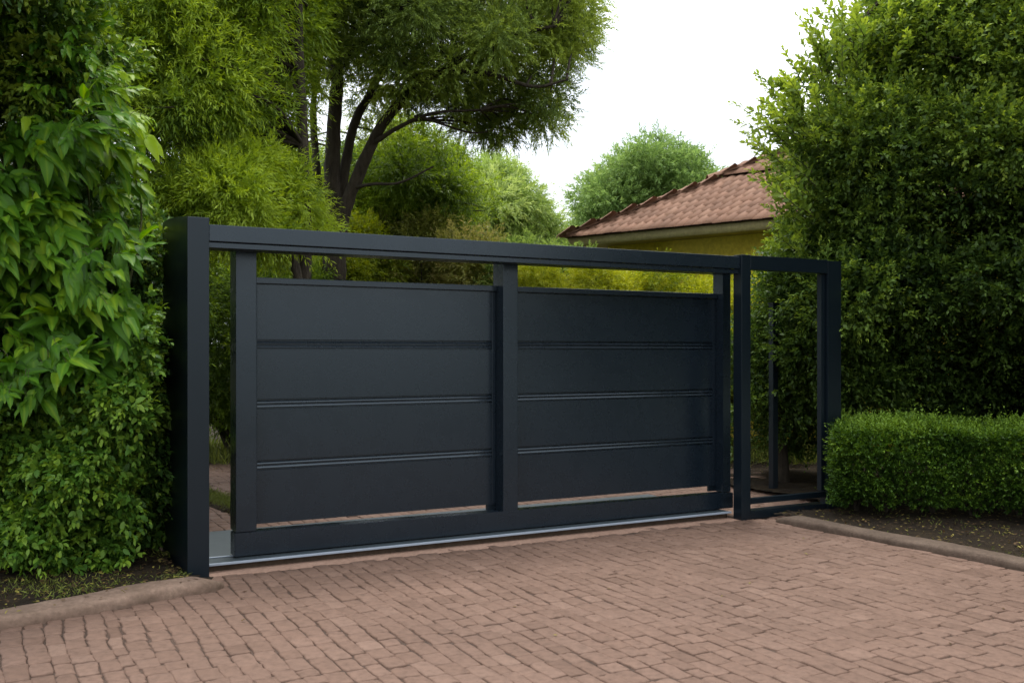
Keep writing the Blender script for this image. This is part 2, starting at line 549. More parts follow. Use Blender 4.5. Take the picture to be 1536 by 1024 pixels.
ov = node(nt, "ShaderNodeMapRange", i_From_Min=0.0, i_From_Max=1.0, i_To_Min=0.55, i_To_Max=1.25)   # an overcast sky is brightest overhead
nt.links.new(sp.outputs["Z"], ov.inputs["Value"])
cl = node(nt, "ShaderNodeVectorMath", operation="SCALE")
nt.links.new(cl0.outputs[0], cl.inputs[0]); nt.links.new(ov.outputs[0], cl.inputs["Scale"])
mx = node(nt, "ShaderNodeMix", data_type="RGBA"); mx.inputs[0].default_value = 0.88
nt.links.new(sky.outputs[0], mx.inputs[6]); nt.links.new(cl.outputs[0], mx.inputs[7])
nt.links.new(mx.outputs[2], bg.inputs["Color"])
nt.links.new(bg.outputs[0], wo.inputs["Surface"])
sd = bpy.data.lights.new("sun", "SUN"); sd.energy = 1.5; sd.angle = R(14); sd.color = (1.0, 0.96, 0.89)
so = bpy.data.objects.new("sun", sd); COL.objects.link(so)
az = R(SUN_AZ); el = R(SUN_EL)
from mathutils import Vector
to_sun = Vector((math.sin(az) * math.cos(el), math.cos(az) * math.cos(el), math.sin(el)))
so.rotation_euler = to_sun.to_track_quat("Z", "Y").to_euler()
so.location = (0, 0, 30)
scene.view_settings.view_transform = "Standard"; scene.view_settings.look = "None"
scene.view_settings.exposure = 1.05; scene.view_settings.gamma = 1.0
scene.render.film_transparent = False
cy = scene.cycles
cy.max_bounces = 12; cy.diffuse_bounces = 9; cy.glossy_bounces = 3; cy.transmission_bounces = 9
cy.use_denoising = True

# ------------------------------------------------------------------ ground
def sheet(name, x0, x1, y0, y1, z, mat):
    s = Soup(); s.add([(x0, y0, z), (x1, y0, z), (x1, y1, z), (x0, y1, z)], [(0, 1, 2, 3)])
    return s.build(name, mat)


tag(sheet("ground", -400, 400, -400, 400, -0.06, M["ground"]), kind="structure")

LK = [(-6.0, -2.1), (-3.2, -1.22), (-1.1, -0.70), (-0.45, -0.53), (0.05, -0.40), (0.17, -0.33)]     # left kerb face line in gate coordinates
RKpx = [(1162, 783), (1185, 788), (1230, 796), (1300, 809), (1400, 829), (1536, 857)]
RK = [tuple(w2g(*ground_at(*q)[:2])) for q in RKpx] + [(5.10, -3.6), (5.05, -5.0), (4.95, -8.0)]


def lk_v(u):
    return np.interp(u, [q[0] for q in LK], [q[1] for q in LK])


def rk_u(v):
    q = sorted(RK, key=lambda a: a[1])
    return np.interp(v, [a[1] for a in q], [a[0] for a in q])


def pavers(name, u0, u1, v0, v1, keep):
    s = Soup(); u = u0
    while u < u1:
        wd = rng.normal(0.101, 0.009)
        v = v0 - rng.uniform(0, 0.25)
        while v < v1:
            ln = max(0.11, rng.normal(0.172, 0.036))
            uc, vc = u + wd / 2, v + ln / 2
            if keep(uc, vc):
                g = 0.0002 + 0.0030 * rng.uniform() ** 1.8
                hw, hl = wd / 2 - g, ln / 2 - (0.0002 + 0.0032 * rng.uniform() ** 1.8)
                base = np.array([(-1, -1), (-.35, -1), (.35, -1), (1, -1), (1, -.4), (1, .4), (1, 1), (.35, 1), (-.35, 1), (-1, 1), (-1, .4), (-1, -.4)], float)
                jit = rng.normal(0, 0.0036, (12, 2))
                wav = np.array([math.sin(uc * 3.1 + vc * 4.3) + .5 * math.sin(uc * 9 + vc * 7), 0.6 * math.sin(vc * 5 - uc * 2.7)]) * 0.011
                ring = base * (hw, hl) + jit
                corner = np.array([1, 0, 0, 1, 0, 0, 1, 0, 0, 1, 0, 0], bool)
                ring[corner] *= 1 - rng.uniform(0.015, 0.06, (4, 1))
                dz = rng.normal(0, 0.0016); tx, ty = rng.normal(0, 0.012, 2)
                rot = rng.normal(0, 0.018)
                c_, s_ = math.cos(rot), math.sin(rot)
                rings = []
                for ins, z in ((0.0, -0.03), (0.0, -0.007), (0.0035, -0.0022), (0.010, 0.0)):
                    q = ring * (1 - ins / np.array([hw, hl]))
                    q = np.stack([q[:, 0] * c_ - q[:, 1] * s_, q[:, 0] * s_ + q[:, 1] * c_], 1)
                    zz = z + (dz + tx * q[:, 0] + ty * q[:, 1] if z > -0.02 else 0)
                    P = np.stack([uc + wav[0] + q[:, 0], vc + wav[1] + q[:, 1], np.broadcast_to(zz, (12,)) + (rng.normal(0, 0.0006, 12) if z > -0.02 else 0)], 1)
                    rings.append(P)
                cen = np.array([[uc + wav[0], vc + wav[1], dz + 0.0004]])
                V = np.vstack(rings + [cen])
                W = V.copy(); W[:, 0] = P0[0] + CT * V[:, 0] - ST * V[:, 1]; W[:, 1] = P0[1] + ST * V[:, 0] + CT * V[:, 1]
                k = np.arange(12); k2 = (k + 1) % 12
                Q = np.vstack([np.stack([a * 12 + k, a * 12 + k2, a * 12 + 12 + k2, a * 12 + 12 + k], 1) for a in range(3)])
                T = np.stack([36 + k, 36 + k2, np.full(12, 48)], 1)
                s.add(W, Q, T, tone=np.full(len(V), np.clip(rng.normal(0.5, 0.15), 0, 1)))
            v += ln
        u += wd
    return s.build(name, M["paver"])


tag(pavers("driveway", -4.2, 6.6, -8.2, 0.075, lambda u, v: v < lk_v(u) + 0.06 + (9 if u > 0.16 else 0) and (u < rk_u(v) + 0.06 or v > -0.24) and v < 0.02), kind="structure")
tag(pavers("inner_driveway", 0.0, 7.6, 0.1, 6.9, lambda u, v: ((v > 1.40 and u > 0.1) or u > 4.9) and v < 1.5 + 5.2 * np.clip((7.4 - u) / 3.0, 0, 1) and u < 7.5), kind="structure")
s = Soup()
q = [g2w(-4.4, -8.4, -0.0095), g2w(7.7, -8.4, -0.0095), g2w(7.7, 7.0, -0.0095), g2w(-4.4, 7.0, -0.0095)]
s.add(q, [(0, 1, 2, 3)])
tag(s.build("driveway_bedding", M["joint"]), kind="structure")

# smooth mortar band between pavers and threshold, then the threshold step
s = Soup(); n = 60
uu = np.linspace(0.15, 4.74, n)
va = 0.018 + rng.normal(0, 0.006, n); vb = np.full(n, 0.19)
A = np.array([g2w(a, b, 0.0015) for a, b in zip(uu, va)]); B = np.array([g2w(a, b, 0.002) for a, b in zip(uu, vb)])
A0 = A.copy(); A0[:, 2] = -0.02
V = np.vstack([A0, A, B]); k = np.arange(n - 1)
s.add(V, np.vstack([np.stack([k, k + 1, n + k + 1, n + k], 1), np.stack([n + k, n + k + 1, 2 * n + k + 1, 2 * n + k], 1)]))
tag(s.build("driveway_edging", M["edge"]), kind="structure")


def kerb(name, line, wdt, h, mat, side):
    """rounded kerb strip along a face line (gate coordinates); side = +1 bed lies at larger v/u"""
    ln = spline([(a, b, 0) for a, b in line], 14)
    t = norm(np.gradient(ln, axis=0)); nrm = np.stack([-t[:, 1], t[:, 0], np.zeros(len(t))], 1) * side
    prof = [(0.006, -0.04), (0.0, 0.12), (0.0, 0.55), (0.008, 0.82), (0.022, 0.96), (0.045, 1.0), (0.09, 0.98), (0.15, 1.0), (wdt - .015, 0.94), (wdt, 0.80), (wdt + 0.01, -0.04)]
    n = len(ln); s = Soup()
    ph = np.cumsum(np.linalg.norm(np.diff(ln, axis=0, prepend=ln[:1]), axis=1))
    rows = []
    e0 = np.clip(np.minimum(ph, ph[-1] - ph) / 0.12, 0, 1)
    for d, z in prof:
        wv = 0.012 * np.sin(ph * 3.1 + 1) + 0.006 * np.sin(ph * 9.7) + rng.normal(0, 0.002, n)
        zz = (z * h * (0.45 + 0.55 * e0 ** .6) * (1 + 0.10 * np.sin(ph * 4.3 + d * 6)) + rng.normal(0, 0.0012, n)) if z > 0 else np.full(n, -0.03)
        p = ln + nrm * (d + wv)[:, None]; p[:, 2] = zz
        rows.append(np.array([g2w(*q) for q in p]))
    V = np.stack(rows, 1); K = len(prof)
    i = np.arange(n - 1)[:, None] * K; k = np.arange(K - 1)[None, :]
    Q = np.stack(np.broadcast_arrays(i + k, i + k + 1, i + K + k + 1, i + K + k), -1).reshape(-1, 4)
    tri = [(0, a, a + 1) for a in range(1, K - 1)] + [((n - 1) * K, (n - 1) * K + a + 1, (n - 1) * K + a) for a in range(1, K - 1)]
    s.add(V.reshape(-1, 3), Q, tri)
    return tag(s.build(name, mat, smooth=True), kind="structure")


kerb("kerb", LK, 0.24, 0.068, M["kerb"], 1)
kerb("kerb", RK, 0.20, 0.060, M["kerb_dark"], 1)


def bed(name, poly, z0, amp, mat, res=0.07):
    poly = np.asarray(poly, float)
    lo, hi = poly.min(0), poly.max(0)
    nx, ny = int((hi[0] - lo[0]) / res) + 1, int((hi[1] - lo[1]) / res) + 1
    X, Y = np.meshgrid(np.linspace(lo[0], hi[0], nx), np.linspace(lo[1], hi[1], ny))
    Z = z0 + amp * (np.sin(X * 5.1 + Y * 2.3) * 0.4 + np.sin(X * 2.2 - Y * 6.7) * 0.3 + np.sin(X * 13 + 1) * np.sin(Y * 11) * 0.3) + rng.normal(0, amp * 0.25, X.shape)
    ins = in_poly(poly, X, Y)
    idx = np.arange(nx * ny).reshape(ny, nx)
    f = ins[:-1, :-1] & ins[1:, :-1] & ins[:-1, 1:] & ins[1:, 1:]
    Q = np.stack([idx[:-1, :-1][f], idx[:-1, 1:][f], idx[1:, 1:][f], idx[1:, :-1][f]], 1)
    s = Soup(); s.add(np.stack([X, Y, Z], -1).reshape(-1, 3), Q)
    return tag(s.build(name, mat, smooth=True), kind="structure")


lk = [g2w(a + 0.02, b + 0.16)[:2] for a, b in LK]
bed("soil_bed", lk + [g2w(-0.005, 0.0)[:2], g2w(-0.005, 1.2)[:2], (-3.4, 9.5), (-8.5, 9.5), (-8.5, 3.0)], 0.045, 0.014, M["soil"], 0.05)
rkw = [g2w(a + 0.12, b)[:2] for a, b in RK if a > 4.9]
bed("soil_bed", [g2w(5.02, -0.02)[:2]] + rkw[1:] + [(11, 0), (11, 13), g2w(6.02, 2.2)[:2], g2w(6.02, -0.02)[:2]], 0.040, 0.014, M["soil"], 0.06)
bed("soil_bed", [g2w(7.1, 1.5)[:2], g2w(4.4, 6.6)[:2], g2w(0.6, 6.8)[:2], (-8, 12.6), (-8, 20), (12, 20), (12, 12.2)], 0.0, 0.03, M["soil"], 0.12)
# low grassy ridge beside the inner driveway, seen through the gap by the gate
s = Soup(); ln = spline([(-4.4, 12.0, 0), (-3.12, 10.05, 0), (-2.72, 9.38, 0), (-2.15, 8.6, 0)], 14)
for_w = np.array([-0.15, -0.11, -0.04, 0.04, 0.11, 0.15]); hh = np.array([-0.03, 0.025, 0.045, 0.05, 0.03, -0.03])
t = norm(np.gradient(ln, axis=0)); nn = np.stack([-t[:, 1], t[:, 0], 0 * t[:, 0]], 1)
V = ln[:, None, :] + nn[:, None, :] * (for_w[None, :, None] + rng.normal(0, .012, (len(ln), 6, 1))); V[..., 2] = hh[None] + rng.normal(0, 0.01, V.shape[:2])
i = np.arange(len(ln) - 1)[:, None] * 6; k = np.arange(5)[None]
s.add(V.reshape(-1, 3), np.stack(np.broadcast_arrays(i + k, i + k + 1, i + 6 + k + 1, i + 6 + k), -1).reshape(-1, 4))
tag(s.build("soil_ridge", M["soil"], smooth=True), kind="structure")

# ------------------------------------------------------------------ gate
def gate_empty(name, label, cat, group=None):
    return empty(name, (P0[0], P0[1], 0), label, cat, group, TH)


th = gate_empty("threshold", "low brown concrete step running under the sliding gate's track plate", "step")
bm = bmesh.new(); bm_box(bm, (0.145, 0.185, -0.05), (4.74, 1.36, 0.050), 0.005)
bm_obj("threshold_step", bm, M["step"], th)

tk = gate_empty("track_plate", "flat grey steel floor plate with a bright edge under the sliding gate", "plate")
box("plate", (0.142, 0.150, 0.052), (4.742, 1.38, 0.059), M["plate"], tk, 0.0015)
box("edge_strip", (0.142, 0.128, 0.047), (4.742, 0.148, 0.064), M["lip"], tk, 0.004)
box("guide_rail", (0.15, 0.325, 0.0605), (4.735, 0.345, 0.068), M["lip"], tk, 0.003)

fr = gate_empty("gate_frame", "dark grey gate pier with a long overhead beam spanning the driveway", "gate frame")
bm = bmesh.new()
prof = [(0.0, -0.06), (0.0, 2.386)] + [(v, 2.386 + 0.075 * math.sin(v / 1.0 * 1.57)) for v in np.linspace(0.1, 1.0, 8)] + [(1.0, -0.06)]
prism_u(bm, prof, 0.0, 0.14)
bmesh.ops.bevel(bm, geom=list(bm.edges), offset=0.004, segments=2, affect="EDGES", profile=0.6)
bm_obj("pier", bm, M["anthracite_post"], fr)
hb = box("header_beam", (0.142, 0.02, 2.234), (4.743, 0.165, 2.345), M["anthracite"], fr, 0.004)
box("guide_channel", (0.142, 0.034, 2.192), (4.743, 0.235, 2.229), M["anthracite"], hb, 0.003)

lf = gate_empty("sliding_gate", "dark grey sliding gate leaf with two bays of wide horizontal panels", "gate")
st = M["anthracite"]
ZB, ZT = 0.232, 2.30
box("stile", (0.373, 0.26, ZB + 0.004), (0.517, 0.44, ZT), st, lf, 0.004)
box("stile", (2.486, 0.26, ZB - 0.022), (2.620, 0.44, ZT), st, lf, 0.004)
bm = bmesh.new(); prism_u(bm, [(0.29, 0.2105), (0.29, ZT), (0.41, ZT), (0.43, ZT - 0.05), (0.43, 0.2105)], 4.780, 4.872)
bmesh.ops.bevel(bm, geom=list(bm.edges), offset=0.003, segments=2, affect="EDGES"); bm_obj("stile", bm, st, lf)
# the bottom beam tapers a little towards its far end as in the photograph
bm = bmesh.new(); bm_box(bm, (0.362, 0.255, 0.069), (4.872, 0.384, 0.232), 0.0)
for vv in bm.verts:
    if vv.co.x > 3 and vv.co.z > 0.15: vv.co.z = 0.208
bmesh.ops.bevel(bm, geom=list(bm.edges), offset=0.004, segments=2, affect="EDGES"); bm_obj("bottom_beam", bm, st, lf)


def groove(z):
    return [(0, 0), (.019, .003), (.019, .010), (.005, .0135), (.005, .0165), (.015, .031), (.019, .0325), (.019, .039), (.005, .0425), (.005, .0455), (.015, .060), (.019, .0615), (.019, .069), (0, .073)]


for u0, u1 in ((0.519, 2.484), (2.622, 4.778)):
    bm = bmesh.new()
    F = 0.392
    zs = [0.262]
    prof = [(F, 0.262)]
    for z0 in (0.645, 1.084, 1.514):
        prof += [(F + d, z0 + z) for d, z in groove(z0)]
    prof += [(F, 1.985), (F + 0.035, 1.985), (F + 0.035, 0.262)]
    prism_u(bm, prof, u0 + 0.034, u1 - 0.034)
    pn = bm_obj("panel", bm, st, lf)
    for a, b in ((u0, u0 + 0.0335), (u1 - 0.0335, u1)):
        box("edge_trim", (a, F - 0.004, 0.262), (b, F + 0.035, 1.985), st, pn, 0.003)
    box("top_rail", (u0, F - 0.030, 1.9865), (u1, F + 0.045, 2.031), st, lf, 0.004)
    box("foot_bracket", (u1 - 0.075, F + 0.005, 0.212), (u1 - 0.002, F + 0.03, 0.2605), M["anthracite_post"], lf, 0.002)

sf = gate_empty("side_frame", "narrow open metal frame right of the sliding gate, beside the clipped hedge", "frame")
box("post", (4.745, 0.0, -0.05), (4.850, 0.11, 2.362), M["anthracite_post"], sf, 0.004)
box("post", (5.803, 0.0, -0.05), (5.976, 0.10, 2.3525), M["anthracite_post"], sf, 0.004)
box("top_rail", (4.852, 0.004, 2.232), (5.801, 0.096, 2.3585), M["anthracite_post"], sf, 0.004)
box("bottom_rail", (4.852, 0.02, 0.132), (5.801, 0.075, 0.183), M["anthracite_post"], sf, 0.003)
box("inner_upright", (5.748, 0.030, 0.190), (5.792, 0.085, 2.228), M["anthracite_post"], sf, 0.003)
box("floor_rail", (4.852, 0.012, 0.0), (5.801, 0.14, 0.072), M["anthracite_post"], sf, 0.004)

dp = at(1160, 700, 10.45)
dpo = empty("slim_post", (dp[0], dp[1], 0), "slim dark upright post standing behind the open side frame", "post", None, TH)
box("shaft", (-0.035, -0.035, -0.05), (0.035, 0.035, 2.0), M["anthracite_post"], dpo, 0.004)
box("cap", (-0.043, -0.043, 2.001), (0.043, 0.043, 2.02), M["anthracite_post"], dpo, 0.004)

# ------------------------------------------------------------------ house
HA = np.array([0.98, 17.9]); E1 = np.array([0.758, -0.652]); E2 = np.array([0.652, 0.758])
HZE, PITCH, L1, L2 = 3.60, 0.53, 9.5, 8.0
hs = empty("house", (HA[0] + E1[0] * 3, HA[1] + E1[1] * 3 + 1, 0), "yellow walled house with a brown clay tile hip roof behind the gate", "house")
hloc = np.array(hs.location)


def hp(a, d, z):
    """a along the front eave, d back from it"""
    q = HA + E1 * a + E2 * d
    return np.array([q[0], q[1], z])


s = Soup(); i_ = 0.55
c4 = [(i_, i_), (L1 - i_, i_), (L1 - i_, L2 - i_), (i_, L2 - i_)]
V = [hp(a, d, z) for z in (-0.06, 3.46) for a, d in c4]
s.add(V, [(0, 1, 5, 4), (1, 2, 6, 5), (2, 3, 7, 6), (3, 0, 4, 7)])
s.build("wall", M["stucco"], hs, loc=hloc)
s = Soup()
for (a0, d0), (a1, d1) in (((0, 0), (L1, 0)), ((0, L2), (0, 0)), ((L1, 0), (L1, L2)), ((L1, L2), (0, L2))):
    P, Q2 = np.array([a0, d0], float), np.array([a1, d1], float)
    dr = (Q2 - P) / np.linalg.norm(Q2 - P); inn = np.array([-dr[1], dr[0]])
    ring = []
    for e, t_ in ((P, 0.03), (Q2, -0.03)):
        for off, z in ((0.03, 3.42), (0.03, 3.575), (0.06, 3.575), (0.06, 3.42)):
            e2 = e + inn * off + dr * t_ * 1.0
            ring.append(hp(e2[0], e2[1], z))
    s.add(ring, [(0, 1, 5, 4), (1, 2, 6, 5), (2, 3, 7, 6), (3, 0, 4, 7)])
s.build("fascia", M["fascia"], hs, loc=hloc)
s = Soup()
V = [hp(a, d, 3.43) for a, d in ((.06, .06), (L1 - .06, .06), (L1 - .06, L2 - .06), (.06, L2 - .06))] + [hp(a, d, 3.43) for a, d in c4]
s.add(V, [(0, 1, 5, 4), (1, 2, 6, 5), (2, 3, 7, 6), (3, 0, 4, 7)])
s.build("soffit", M["fascia"], hs, loc=hloc)
# roof: barrel tiles row by row on every slope
s = Soup()
HALF = L2 / 2


def roof_z(d): return HZE + PITCH * d


def tiles(length, mapf, step_at=1.95):
    row = 0; d = -0.06
    while d < HALF - 0.05:
        lift = 0.07 if d > step_at else 0.0
        a = d - 0.1
        dr_ = 0.26
        while a < length - d:
            if a > d - 0.12 and a < length - d + 0.05:
                tn = np.clip(rng.normal(0.5, 0.2), 0, 1)
                jz = rng.normal(0, 0.003)
                V = []
                for t_, rz in ((0.0, 0.018), (0.32, 0.0)):
                    for kk in range(7):
                        an = math.pi * kk / 6
                        aa = a + 0.088 - math.cos(an) * 0.090
                        dd = d + t_
                        V.append(mapf(aa, dd, roof_z(dd) + lift + rz + jz + math.sin(an) * 0.042))
                Q = [(k, k + 1, k + 8, k + 7) for k in range(6)]
                s.add(V, Q, [(0, k + 1, k) for k in range(1, 6)], tone=np.full(14, tn))
            a += 0.178
        d += dr_; row += 1


tiles(L1, lambda a, d, z: hp(a, d, z))
tiles(L2, lambda a, d, z: hp(d, L2 - a, z), 1.95)
# decking under the tiles
rz = roof_z(HALF) - 0.03
V = [hp(0, 0, HZE - .03), hp(L1, 0, HZE - .03), hp(L1, L2, HZE - .03), hp(0, L2, HZE - .03), hp(HALF, HALF, rz), hp(L1 - HALF, HALF, rz)]
s.add(V, [(0, 1, 5, 4), (2, 3, 4, 5)], [(3, 0, 4), (1, 2, 5)], tone=np.full(6, .3))
rf = s.build("roof", M["tile"], hs, loc=hloc)
s = Soup()
for (a0, d0), (a1, d1) in (((0, 0), (HALF, HALF)), ((L1, 0), (L1 - HALF, HALF)), ((HALF, HALF), (L1 - HALF, HALF))):
    nseg = int(math.hypot(a1 - a0, d1 - d0) / 0.36) or 1
    for k in range(nseg):
        t0, t1 = k / nseg, (k + 1.15) / nseg
        p0, p1 = [np.array([a0 + (a1 - a0) * t, d0 + (d1 - d0) * t]) for t in (t0, t1)]
        def zz(q): 
            d = min(q[1], q[0], L1 - q[0]); return roof_z(d) + (0.07 if d > 1.95 else 0)
        dr2 = norm(hp(*p1, 0) - hp(*p0, 0)); sd2 = np.array([-dr2[1], dr2[0], 0])
        V = []
        for q, r_, dz in ((p0, 0.095, 0.025), (p1, 0.090, 0.020)):
            c = hp(q[0], q[1], (zz(p0 * .5 + p1 * .5) + (roof_z(min(q)) - roof_z(min(p0 * .5 + p1 * .5))) if a0 != HALF else zz(q)) + dz + rng.normal(0, .004))
            for kk in range(7):
                an = math.pi * kk / 6
                V.append(c + sd2 * math.cos(an) * r_ + np.array([0, 0, math.sin(an) * r_ * 0.8]))
        s.add(V, [(k2, k2 + 1, k2 + 8, k2 + 7) for k2 in range(6)], tone=np.full(14, np.clip(rng.normal(.62, .2), 0, 1)))
s.build("ridge_cap", M["tile"], rf, loc=hloc)

# ------------------------------------------------------------------ vegetation
def tree(name, label, cat, base, group=None):
    return empty(name, tuple(base), label, cat, group)


def fin(soup, name, mat, root, smooth=False):
    return soup.build(name, mat, root, smooth, loc=np.array(root.location))


QK = 1.0
# --- tall tree with dark forking trunks behind the gate
T = 14.0
b0 = at(505, 325, T); b0[2] = 0
main = tree("tall_tree", "tall spreading tree with dark forking trunks and small narrow leaves behind gate", "tree", b0)
tr = Soup()
limbs = [
    ([(500, 720, 14), (499, 420, 14), (500, 330, 14), (498, 270, 14.05), (500, 200, 14.1), (505, 110, 14.2), (492, 30, 14.2), (500, -60, 14.3), (490, -140, 14.3)], 0.17, 0.055),
    ([(506, 420, 13.9), (514, 330, 13.95), (543, 250, 13.85), (573, 188, 13.7), (618, 138, 13.4), (680, 95, 13.2), (760, 55, 13.0), (830, 40, 12.9)], 0.12, 0.025),
    ([(500, 390, 14.1), (508, 310, 14.1), (518, 250, 14.2), (530, 190, 14.3), (555, 140, 14.5), (600, 60, 14.8), (650, -20, 15), (720, -90, 15)], 0.10, 0.03),
    ([(494, 400, 14.2), (480, 300, 14.3), (474, 240, 14.5), (470, 160, 14.7), (478, 80, 14.8), (455, -30, 15)], 0.085, 0.03),
    ([(502, 110, 14.2), (522, 85, 14.0), (560, 45, 13.7), (620, 0, 13.4), (690, -60, 13.2)], 0.075, 0.03),
    ([(497, 60, 14.2), (475, 20, 14), (462, -10, 13.8), (450, -80, 13.6)], 0.055, 0.025),
    ([(530, 282, 13.9), (560, 276, 13.6), (600, 274, 13.4), (650, 250, 13.2)], 0.03, 0.012),
    ([(660, 107, 13.3), (730, 110, 13), (800, 130, 12.9), (850, 120, 12.8)], 0.045, 0.015),
    ([(560, 215, 13.75), (600, 190, 13.5), (650, 170, 13.3), (720, 165, 13.2)], 0.04, 0.014),
]
nodes = []
for pts, r0, r1 in limbs:
    P = spline([at(*q) for q in pts], 6)
    tube(tr, P, r0 + (r1 - r0) * np.linspace(0, 1, len(P)) ** 0.8, 10, 0.05)
    nodes.append(P)
nodes = np.vstack(nodes); nodes = nodes[nodes[:, 2] > 3.2]
polyM = [(430, -190), (600, -230), (800, -220), (905, -120), (898, 20), (885, 85), (855, 125), (852, 185), (825, 205), (795, 190), (765, 228), (735, 210), (690, 208), (650, 190), (600, 200), (560, 200), (520, 215), (470, 225), (440, 150), (425, 40)]
C, Rr = blobs_in(polyM, T, 2.0, 220, 0.22, 0.58)
px_, py_ = C[:, 0] / C[:, 1] * FPX + 768, HZ - (C[:, 2] - CAMH) / C[:, 1] * FPX
keep = ~((px_ > 455) & (px_ < 600) & (py_ > 85) & (C[:, 1] < 14.6) & (py_ > 40 + (px_ - 455) * 0.1))      # the forks stand clear of leaves
C, Rr = C[keep], Rr[keep]
limbs_to(tr, nodes, C, 0.9, 0.022)
fin(tr, "trunk", M["bark"], main, True)
cr = Soup()
foliage(cr, C, Rr, 112 * QK, 0.26, 14, 0.070, 0.019, 0.60, 0.22, droop=0.10, up=0.05, ang=0.6, fill=0.5, tipyoung=0.35)
fin(cr, "crown", M["l_main"], main)

# --- understorey tree whose branches hang below the tall tree
b0 = at(620, 300, 17.5); b0[2] = 0
un = tree("understorey_tree", "shaded yellow green tree hanging below the tall tree's crown", "tree", b0)
C, Rr = blobs_in([(425, 360), (425, 215), (450, 190), (480, 235), (500, 270), (530, 205), (570, 235), (610, 180), (655, 215), (690, 200), (700, 250), (745, 275), (735, 330), (690, 360), (560, 360)], 17.5, 1.8, 125, 0.14, 0.42)
tr = Soup()
P = spline([b0, at(600, 420, 17.5), at(590, 330, 17.5), at(600, 250, 17.5)], 6); tube(tr, P, np.linspace(.14, .04, len(P)), 8, .05)
limbs_to(tr, P, C, 1, 0.03); fin(tr, "trunk", M["bark"], un, True)
cr = Soup(); foliage(cr, C, Rr, 80 * QK, 0.34, 12, 0.095, 0.022, 0.34, 0.25, droop=0.15, up=0.1)
fin(cr, "crown", M["l_willow"], un)

# --- feathery trees on the left
def feathery(label, poly, Y, dY, nb, r, base_px, tone, per, L=0.10, W=0.019, mat="l_willow", stem=((0, 0.10), (1, 0.03)), name="feathery_tree", droop=0.16, slen=0.34):
    b0 = at(base_px[0], 500, Y); b0[2] = 0
    root = tree(name, label, "tree", b0, None)
    C, Rr = blobs_in(poly, Y, dY, nb, r[0], r[1])
    top = C[np.argsort(C[:, 2])[int(len(C) * .8)]]
    P = spline([b0, b0 * .6 + top * .4 + [.15, 0, 0], top * .8 + b0 * .2, top], 6)
    tr = Soup(); tube(tr, P, np.linspace(stem[0][1], stem[1][1], len(P)), 8, .05)
    limbs_to(tr, P, C, 1, 0.028); fin(tr, "trunk", M["bark"], root, True)
    cr = Soup(); foliage(cr, C, Rr, per * QK, slen, 13, L, W, tone, 0.22, droop=droop, up=0.12, ang=0.7, fill=0.5, tipyoung=0.4)
    fin(cr, "crown", M[mat], root)
    return root


feathery("tall feathery bright green tree left of the dark forked trunks", [(180, -200), (470, -190), (470, 10), (440, 90), (452, 150), (430, 190), (415, 235), (330, 240), (230, 220), (180, 120)], 11.5, 1.9, 190, (0.2, 0.55), (430,), 0.68, 85)
feathery("shaded feathery tree rising behind the broad leaved hedge", [(-500, -200), (300, -190), (300, 60), (310, 200), (300, 330), (285, 480), (260, 690), (-500, 720)], 9.9, 1.2, 150, (0.35, 0.6), (150,), 0.22, 130)  # unseen left and lower reach added to darken the gate's reflections
feathery("low feathery yellow green tree just above the gate pier", [(265, 225), (300, 250), (330, 215), (362, 232), (395, 208), (425, 246), (445, 242), (455, 290), (485, 325), (480, 370), (300, 370), (240, 330)], 11.0, 1.1, 75, (0.15, 0.38), (455,), 0.74, 80)

# --- light green tree between tall tree and house
feathery("pale green tree between the tall dark tree and the house", [(690, 380), (680, 300), (715, 245), (760, 240), (800, 290), (815, 310), (840, 345), (862, 385), (840, 420)], 24.0, 2.0, 50, (0.5, 0.95), (760,), 0.5, 120, L=0.15, W=0.035, mat="l_light", name="small_tree", droop=0.2, slen=0.5)
# --- rounded tree behind the house
b0 = at(965, 300, 32); b0[2] = 0
ft = tree("round_tree", "rounded pale green tree rising behind the tiled house roof", "tree", b0)
C, Rr = blobs_in([(848, 352), (870, 328), (856, 292), (890, 270), (896, 244), (940, 240), (962, 216), (998, 212), (1018, 228), (1044, 238), (1066, 262), (1072, 300), (1075, 360), (900, 380)], 32, 2.6, 85, 0.5, 1.05)
tr = Soup(); P = spline([b0, at(965, 380, 32), at(970, 300, 32), at(975, 240, 32)], 6); tube(tr, P, np.linspace(.3, .07, len(P)), 8, .05)
limbs_to(tr, P, C, 1, 0.05); fin(tr, "trunk", M["bark_pale"], ft, True)
cr = Soup(); foliage(cr, C, Rr, 120 * QK, 0.45, 11, 0.15, 0.05, 0.55, 0.18, droop=0.15, up=0.2, six=False)
fin(cr, "crown", M["l_far"], ft)

# --- shrubs behind the gate
def shrub(label, poly, Y, dY, nb, r, mat, tone, per, L, W, name="shrub", droop=0.2, six=False, slen=0.3, group=None, up=0.3, nl=11):
    bx = np.mean([q[0] for q in poly])
    b0 = at(bx, 500, Y); b0[2] = 0
    root = tree(name, label, "shrub", b0, group)
    C, Rr = blobs_in(poly, Y, dY, nb, r[0], r[1], zmin=0.15)
    tr = Soup()
    for k in range(7):
        tgt = C[rng.integers(len(C))]
        P = spline([b0 + [rng.normal(0, .12), rng.normal(0, .12), 0], b0 * .5 + tgt * .5 + [0, 0, .2], tgt], 5)
        tube(tr, P, np.linspace(.035, .012, len(P)), 6, .05)
    fin(tr, "stem", M["bark"], root, True)
    cr = Soup(); foliage(cr, C, Rr, per * QK, slen, nl, L, W, tone, 0.15, droop=droop, up=up, six=six, tipyoung=0.35)
    fin(cr, "foliage", M[mat], root)
    return root


